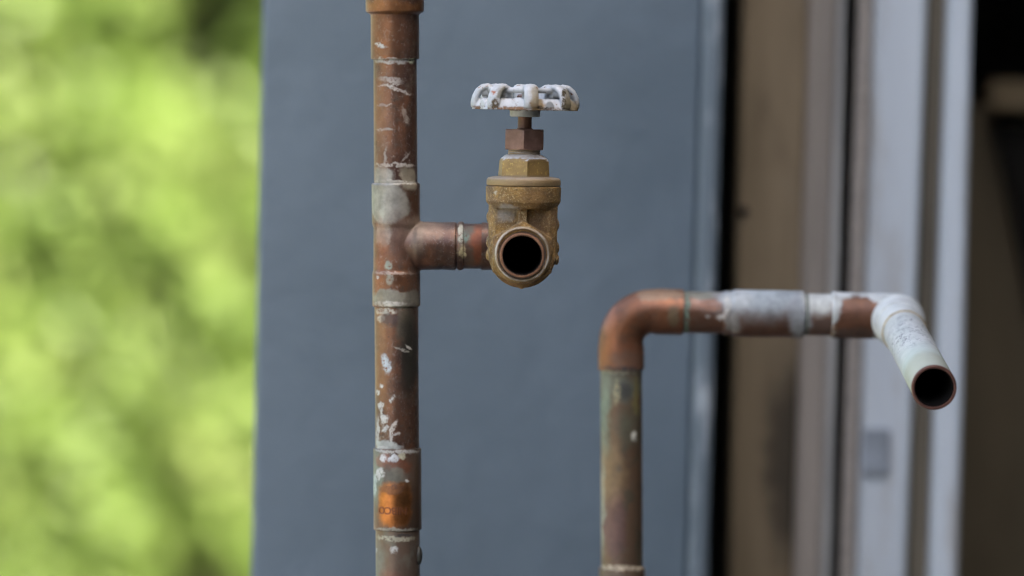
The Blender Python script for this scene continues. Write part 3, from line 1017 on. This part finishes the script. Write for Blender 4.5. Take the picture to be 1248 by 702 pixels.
stains_and_shade(mh, [
    (603, 128, 5, 8, (.075, .05, .022), dict(warp='fine', rough=.8)), (601, 113, 3, 3, (.38, .13, .06), dict(warp='fine', rough=.8)),
    (610, 112, 7, 9, (.15, .135, .085), dict(warp='mid', rough=.8, k=.85, ryy=26)), (623, 124, 8, 2.2, (.26, .10, .04), dict(warp='fine', rough=.8)),  # first spot paints the shaded scoop beside the rib
    (578, 117, 2, 4, (.20, .09, .04), dict(warp='fine', rough=.8)),
    (654, 127, 10, 11, (.22, .145, .055), dict(warp='mid', rough=.8, k=.9, ryy=22)), (663, 131, 8, 2.5, (.04, .025, .012), dict(warp='fine', rough=.8)),
    (655, 115, 9, 10, (.26, .225, .15), dict(warp='mid', rough=.8, k=.8, ryy=26)), (697, 129, 12, 11, (.17, .13, .06), dict(warp='mid', rough=.8, k=.9, ryy=40)), (692, 118, 4, 20, (.20, .17, .10), dict(warp='mid', rough=.8, k=.8, ryy=40)),
    (688, 111, 2.4, 8, (.05, .04, .02), dict(warp='fine', rough=.8, tilt=-.5)), (699, 116, 2.5, 9, (.12, .09, .04), dict(warp='fine', rough=.8, tilt=-.3)),
    (687, 122, 2.5, 12, (.07, .05, .02), dict(warp='fine', rough=.8)), (620, 133, 24, 2.2, (.16, .085, .04), dict(warp='fine', rough=.8)),
], HW)
mwheel = mh.done(.3, .0005)
HZ = zf(134)
WC = VC + Z * HZ
bm = bmesh.new()
N8 = 8
TH0 = R(7)
seg = 128
def skirt(th, t, out):
    """skirt radius: fluted between the grips"""
    w = math.cos(N8 * (th - TH0))
    r = (64.5 - 7.0 * t) + (2.6 * w - 1.6 if out else 0)
    return r
rows = []
for (t, off) in ((0, 0), (.45, 0), (.78, -.5), (1.0, -2.5)):
    rows.append([(t * 13.5, th, skirt(th, t, True) + off) for th in [2 * PI * k / seg for k in range(seg)]])
for (t, off) in ((1.0, -6.5), (.5, -7.5), (0, -7.5)):
    rows.append([(t * 13.5, th, skirt(th, t, True) + off) for th in [2 * PI * k / seg for k in range(seg)]])
vr = [[bm.verts.new(WC + Vector((r * math.sin(th), -r * math.cos(th), z)) * sv) for z, th, r in row] for row in rows]
for i in range(len(vr)):
    P_, Q_ = vr[i], vr[(i + 1) % len(vr)]
    for k in range(seg):
        bm.faces.new((P_[k], P_[(k + 1) % seg], Q_[(k + 1) % seg], Q_[k]))
for k in range(N8):
    th = TH0 + 2 * PI * k / N8
    er = Vector((math.sin(th), -math.cos(th), 0))
    et = Vector((math.cos(th), math.sin(th), 0))
    prof = [(62, 3), (62.5, 8), (61, 15), (57.5, 22), (52, 26.6), (46, 27.5), (40.5, 25.5), (37.5, 21), (37, 15), (38, 8), (40, 3)]
    for zz, ra, rb in ((21, 43, 53), (16.5, 40, 46)):
        sweep(bm, [WC + (er * ra + et * 0 + Z * zz) * sv, WC + (er * rb + Z * zz) * sv], 5.6 * sv, 12)
    for s_, rr in ((-6.0, 3.0), (-3.6, 4.2), (0, 4.5), (3.6, 4.2), (6.0, 3.0)):
        sweep(bm, [WC + (er * r + et * s_ + Z * z) * sv for r, z in prof], rr * sv, 12)
ring = [WC + (Vector((44 * math.sin(a), -44 * math.cos(a), 0)) + Z * 23.8) * sv for a in [2 * PI * k / 72 for k in range(73)]]
sweep(bm, ring, 3.5 * sv, 12, caps=False)
lathe(bm, WC, Z, [(0, 40 * sv), (5 * sv, 40 * sv)], 64)
lathe(bm, WC, Z, [(-8.5 * sv, 17 * sv), (-7.5 * sv, 18.5 * sv), (2 * sv, 18.5 * sv), (14 * sv, 14 * sv), (15 * sv, 12 * sv)], 40)
for k in range(4):
    th = TH0 + PI / 8 + k * PI / 2
    er = Vector((math.sin(th), -math.cos(th), 0))
    sweep(bm, [WC + (er * 8 + Z * 6) * sv, WC + (er * 60 + Z * 6) * sv], 6 * sv, 12)
wheel = build('handwheel', bm, mwheel, valve)
wheel['label'] = 'white enamelled lobed handwheel chipped to rust'
remesh(wheel, .00034, 4, .5)
bm = bmesh.new()
lathe(bm, WC + Z * 14 * sv, Z, [(0, 10 * sv), (3 * sv, 10 * sv), (5 * sv, 8 * sv)], 6)
build('wheel_nut', bm, mnutm, valve)

# ------------------------------------------------------------------ the bent spout pipe on the right
RY = .10
sr = (DIST + RY) / FPX
B0, C0, D0 = at(758.5, 760, RY), at(756.5, 379, RY), at(1092, 385.5, RY)
DE = at(1138.5, 472.5, -.10)
sp_ = empty('bent_pipe', Vector((C0.x, RY, 0)), 'shorter copper pipe bent at two elbows with a white open spout pointing at the viewer', 'water pipe')
QL = sp_.location
R_at = lambda x, y: tuple(at(x, y, RY - .009) - QL)
upR = (C0 - B0).normalized(); hd = (D0 - C0).normalized(); od = (DE - D0).normalized()


def pv(py): return at(757 + (py - 450) * .004, py, RY)
def ph(p): return C0 + hd * ((at(p, 380, RY) - C0).length)


mr1 = Mat('green_brown_copper')
copper_base(mr1, .15)
mr1.layer(.55, (.165, .118, .072), .45, .2)
mr1.layer(mr1.math('MULTIPLY', mr1.ramp(mr1.noise(120, 8, .7, loc=(2, 9, 2), stretch=(1, 1, .6)), .50, .62), .7), (.075, .072, .048), .5, .1)
stains_and_shade(mr1, [
    (737, 500, 6, 60, (.20, .26, .19), dict(k=.8, warp='mid', soft=.7)), (762, 468, 26, 16, (.17, .19, .14), dict(k=.9, warp='big', soft=.6)),
    (761, 475, 9, 14, (.05, .05, .05), dict(k=.85, warp='mid', soft=.5)), (752, 478, 4, 16, (.42, .38, .22), dict(k=.8, warp='fine')),
    (776, 485, 5, 26, (.20, .17, .06), dict(k=.8, warp='mid')), (766, 520, 12, 26, (.10, .12, .08), dict(k=.65, warp='big', soft=.8)),
    (773, 532, 4, 6, (.7, .7, .6), dict(warp='fine')), (754, 571, 4, 5, (.05, .07, .08), dict(warp='fine')),
    (749, 640, 16, 44, (.17, .095, .085), dict(k=.7, warp='mid', metal=.3)), (734, 620, 4, 60, (.36, .37, .27), dict(k=.7, warp='mid')),
    (748, 575, 14, 40, (.33, .22, .10), dict(k=.5, warp='big', soft=.6)),
    (757, 692, 30, 3, (.58, .50, .36), dict(warp='fine')),
    (757, 452, 30, 3.5, (.45, .43, .32), dict(k=.7, warp='fine')),
], R_at)
mr1 = mr1.done(.3, .0008)
bm = bmesh.new(); sweep(bm, [pv(694), pv(440)], RT); build('upright_tube', bm, mr1, sp_)
bm = bmesh.new()
lathe(bm, pv(691), -upR, soft([(0, RT - .0004), (0, RF), (.045, RF), (.045, RT - .0004)], .0005)); build('coupling', bm, mr1, sp_)
bm = bmesh.new(); lathe(bm, pv(691) - upR * .044, -upR, [(0, RT), ((pv(691) - upR * .044).z, RT)]); build('upright_tube', bm, mr1, sp_)

mr2 = Mat('orange_copper_elbow')
copper_base(mr2, .7)
mr2.layer(.5, (.27, .10, .04), .36, .45)
mr2.layer(mr2.math('MULTIPLY', mr2.ramp(mr2.noise(150, 8, .7, loc=(3, 2, 2)), .48, .64), .6), (.10, .055, .035), .5, .3)
stains_and_shade(mr2, [
    (800, 358, 34, 7, (.30, .22, .14), dict(k=.6, warp='mid')), (822, 385, 8, 14, (.13, .11, .06), dict(k=.7, warp='mid')),
    (765, 440, 22, 14, (.14, .085, .055), dict(k=.6, warp='mid')), (745, 400, 8, 30, (.42, .16, .07), dict(k=.5, warp='mid', metal=.4, rough=.35)),
    (757, 449, 30, 2, (.05, .04, .04), dict(warp='fine')),
], R_at)
mr2 = mr2.done(.3, .0008)
e0, e1 = pv(450), ph(832)
bm = bmesh.new()
bp = bend(e0, C0, e1, .0165, 14)
pp = [bp[0], bp[0].lerp(bp[1], .85)] + bp[1:-1] + [bp[-2].lerp(bp[-1], .15), bp[-1]]
sweep(bm, [bp[0] - (bp[1] - bp[0]).normalized() * .0001] + pp + [bp[-1]], [RT - .0004, RF, RF] + [RF * .965] * (len(bp) - 2) + [RF, RF, RT - .0004], 48)
build('elbow', bm, mr2, sp_)

mr3 = Mat('overpainted_copper')
copper_base(mr3, .3)
mr3.layer(.35, (.19, .085, .05), .45, .3)
BLUEW = (.31, .355, .375)
stains_and_shade(mr3, [
    (932, 354, 70, 33, BLUEW, dict(warp='mid', soft=.55, rough=.55)), (932, 345, 62, 14, (.42, .47, .48), dict(warp='mid', soft=.6, k=.8)), (975, 385, 14, 34, (.34, .37, .39), dict(warp='mid', k=.85)),
    (900, 360, 20, 22, (.40, .43, .43), dict(warp='mid')), (1000, 358, 22, 28, (.56, .58, .54), dict(warp='mid')),
    (893, 390, 10, 18, (.26, .26, .25), dict(warp='mid', k=.8)), (886, 372, 3.5, 12, WHITE, dict(warp='fine')),
    (881, 385, 8, 4, (.60, .58, .54), dict(warp='fine', tilt=.5)), (866, 372, 14, 8, (.36, .17, .10), dict(warp='fine', k=.8)),
    (837, 380, 4, 40, (.15, .22, .165), dict(warp='fine', k=.9)), (855, 357, 22, 8, (.22, .23, .18), dict(warp='mid', k=.8)),
    (862, 386, 4, 3, WHITE, dict(warp='fine', k=.8)),
    (984, 380, 2.6, 40, (.14, .16, .13), dict(warp='none', k=.8)), (1002, 398, 14, 10, (.10, .07, .06), dict(k=.7)),
], R_at)
mr3 = mr3.done(.3, .0008)
bm = bmesh.new(); sweep(bm, [ph(826), ph(886)], RT); build('cross_tube', bm, mr3, sp_)
bm = bmesh.new()
lcx = (ph(983) - ph(884)).length
lathe(bm, ph(880), hd, soft([(0, RT - .0004), (.0012, RT * 1.06), (.005, RT * 1.04), (.0062, RF * 1.02), (lcx, RF * 1.02), (lcx, RT - .0004)], .0005)); build('cross_coupling', bm, mr3, sp_)
bm = bmesh.new(); sweep(bm, [ph(978), ph(1020)], RT * 1.0); build('cross_tube', bm, mr3, sp_)

mr4 = Mat('white_painted_elbow')
mr4.col = mr4.mixc(mr4.ramp(mr4.noise(110, 7), .35, .65), (.46, .49, .47), (.62, .65, .63))
mr4.col = mr4.mixc(mr4.math('MULTIPLY', mr4.ramp(mr4.noise(75, 8, .7, loc=(4, 1, 3)), .53, .66), .5), mr4.col, (.30, .29, .25))
mr4.rough = .5; mr4.metal = 0.0; mr4.h = mr4.noise(260, 6)
stains_and_shade(mr4, [
    (1042, 402, 26, 43, (.15, .068, .038), dict(warp='mid', soft=.10, ryy=60, rough=.4, metal=.35, h=-.4)),
    (1056, 378, 14, 16, (.15, .068, .038), dict(warp='mid', soft=.12, rough=.4, metal=.35, h=-.2)),
    (1040, 408, 32, 9, (.085, .055, .045), dict(warp='fine', k=.9)),
    (1016, 402, 5, 9, (.33, .20, .12), dict(warp='fine', k=.7)),
], R_at)
mr4 = mr4.done(.3, .0008)
mr5c = simple('worn_white_paint', (.60, .63, .61), .5, var=.14, scale=160, bump=.3, dist=.0008)
bm = bmesh.new()
f0 = ph(1013)
lathe(bm, f0, hd, [(0, RT - .0004), (0, RF * 1.03), (.0016, RF * 1.03), (.0024, RF), ((D0 - f0).length, RF * .99)], 56)
bmesh.ops.create_uvsphere(bm, u_segments=40, v_segments=24, radius=RF * 1.0, matrix=Matrix.Translation(D0))
lathe(bm, D0, od, [(0, RF * .97), (.016, RF * .98)], 56)
elb = build('painted_elbow', bm, mr4, sp_)
remesh(elb, .0004, 5, .5)
bm = bmesh.new()
lathe(bm, D0 + od * .0118, od, soft([(0, RT - .0006), (0, RF * 1.10), (.0008, RF * 1.15), (.0030, RF * 1.15), (.0042, RF * 1.07), (.0140, RF * 1.06), (.0150, RF * 1.02), (.0150, RT - .0006)], .0004))
build('elbow_collar', bm, mr5c, sp_)

mr5 = Mat('flaking_white_spout')
mr5.col = mr5.mixc(mr5.ramp(mr5.noise(90, 7), .35, .65), (.58, .62, .59), (.70, .725, .70))
mr5.rough = .5; mr5.metal = 0.0; mr5.h = mr5.noise(300, 6)
fl = mr5.ramp(mr5.noise(330, 8, .75, stretch=(1, .55, 1), distort=1.2), .53, .58)
tip_ = DE - QL
near = mr5.blob(tuple(D0 + od * .095 + Z * .008 - QL), (.014, .045, .016), .45, 'mid')
mr5.layer(mr5.math('MULTIPLY', fl, near), (.24, .25, .26), .6, 0.0, -.5)
gr = mr5.blob(tuple(DE - QL), (.04, .062, .05), .35, 'mid')
mr5.layer(mr5.math('MULTIPLY', gr, .55), (.46, .56, .47), .55, 0.0, 0)
gr2 = mr5.blob(tuple(DE - od * .012 + Z * .006 - QL), (.02, .026, .02), .3, 'mid')
mr5.layer(mr5.math('MULTIPLY', gr2, .5), (.38, .37, .24), .55, 0.0, 0)
sd = mr5.blob(tuple(DE - od * .055 + X * .0095 - Z * .006 - QL), (.0042, .09, .008), .4, 'fine')
mr5.layer(mr5.math('MULTIPLY', sd, .75), (.12, .10, .08), .55, 0.0, -.2)
mr5 = mr5.done(.3, .0008)
Lsp = (DE - D0).length
bm = bmesh.new()
lathe(bm, D0 + od * .022, od, soft([(0, RT - .0004), (0, RT * 1.08), (.026, RT * 1.07), (.026, RT - .0004)], .0005)); build('sleeve', bm, mr5, sp_)
bm = bmesh.new()
lathe(bm, D0 + od * .0478, od, [(0, RT), (.0003, RT * 1.080), (.0010, RT * 1.080), (.0014, RT)], 48, wob=lambda t, a: .008 * math.sin(a * 7 + 1) + .006 * math.sin(a * 13))
build('seam_bead', bm, simple('tan_flux', (.42, .36, .25), .7, scale=200), sp_)
bm = bmesh.new()
lathe(bm, D0 + od * .040, od, soft([(0, RT - .0012), (0, RT), (Lsp - .0415, RT), (Lsp - .0412, RT - .0003), (Lsp - .0412, RT - .0005), (.002, RT - .0007)], .0002), close=True)
build('spout_tube', bm, mr5, sp_)
bm = bmesh.new()
lathe(bm, DE - od * .002, od, soft([(-.002, RT - .0008), (.0, RT + .0001), (.0020, RT + .0001), (.0025, RT - .0003), (.0025, RT - .0013), (-.002, RT - .0013)], .0002), close=True)
build('cut_rim', bm, simple('raw_copper_rim', (.16, .075, .055), .5, .4, scale=200), sp_)
bm = bmesh.new()
lathe(bm, DE - od * .001, -od, [(0, RT - .00135), (.13, RT - .0015), (.13, RT - .0022), (0, RT - .0019)], close=True)
lathe(bm, DE - od * .129, -od, [(0, RT - .0016), (.002, RT - .0016)])
build('bore', bm, mblk, sp_)
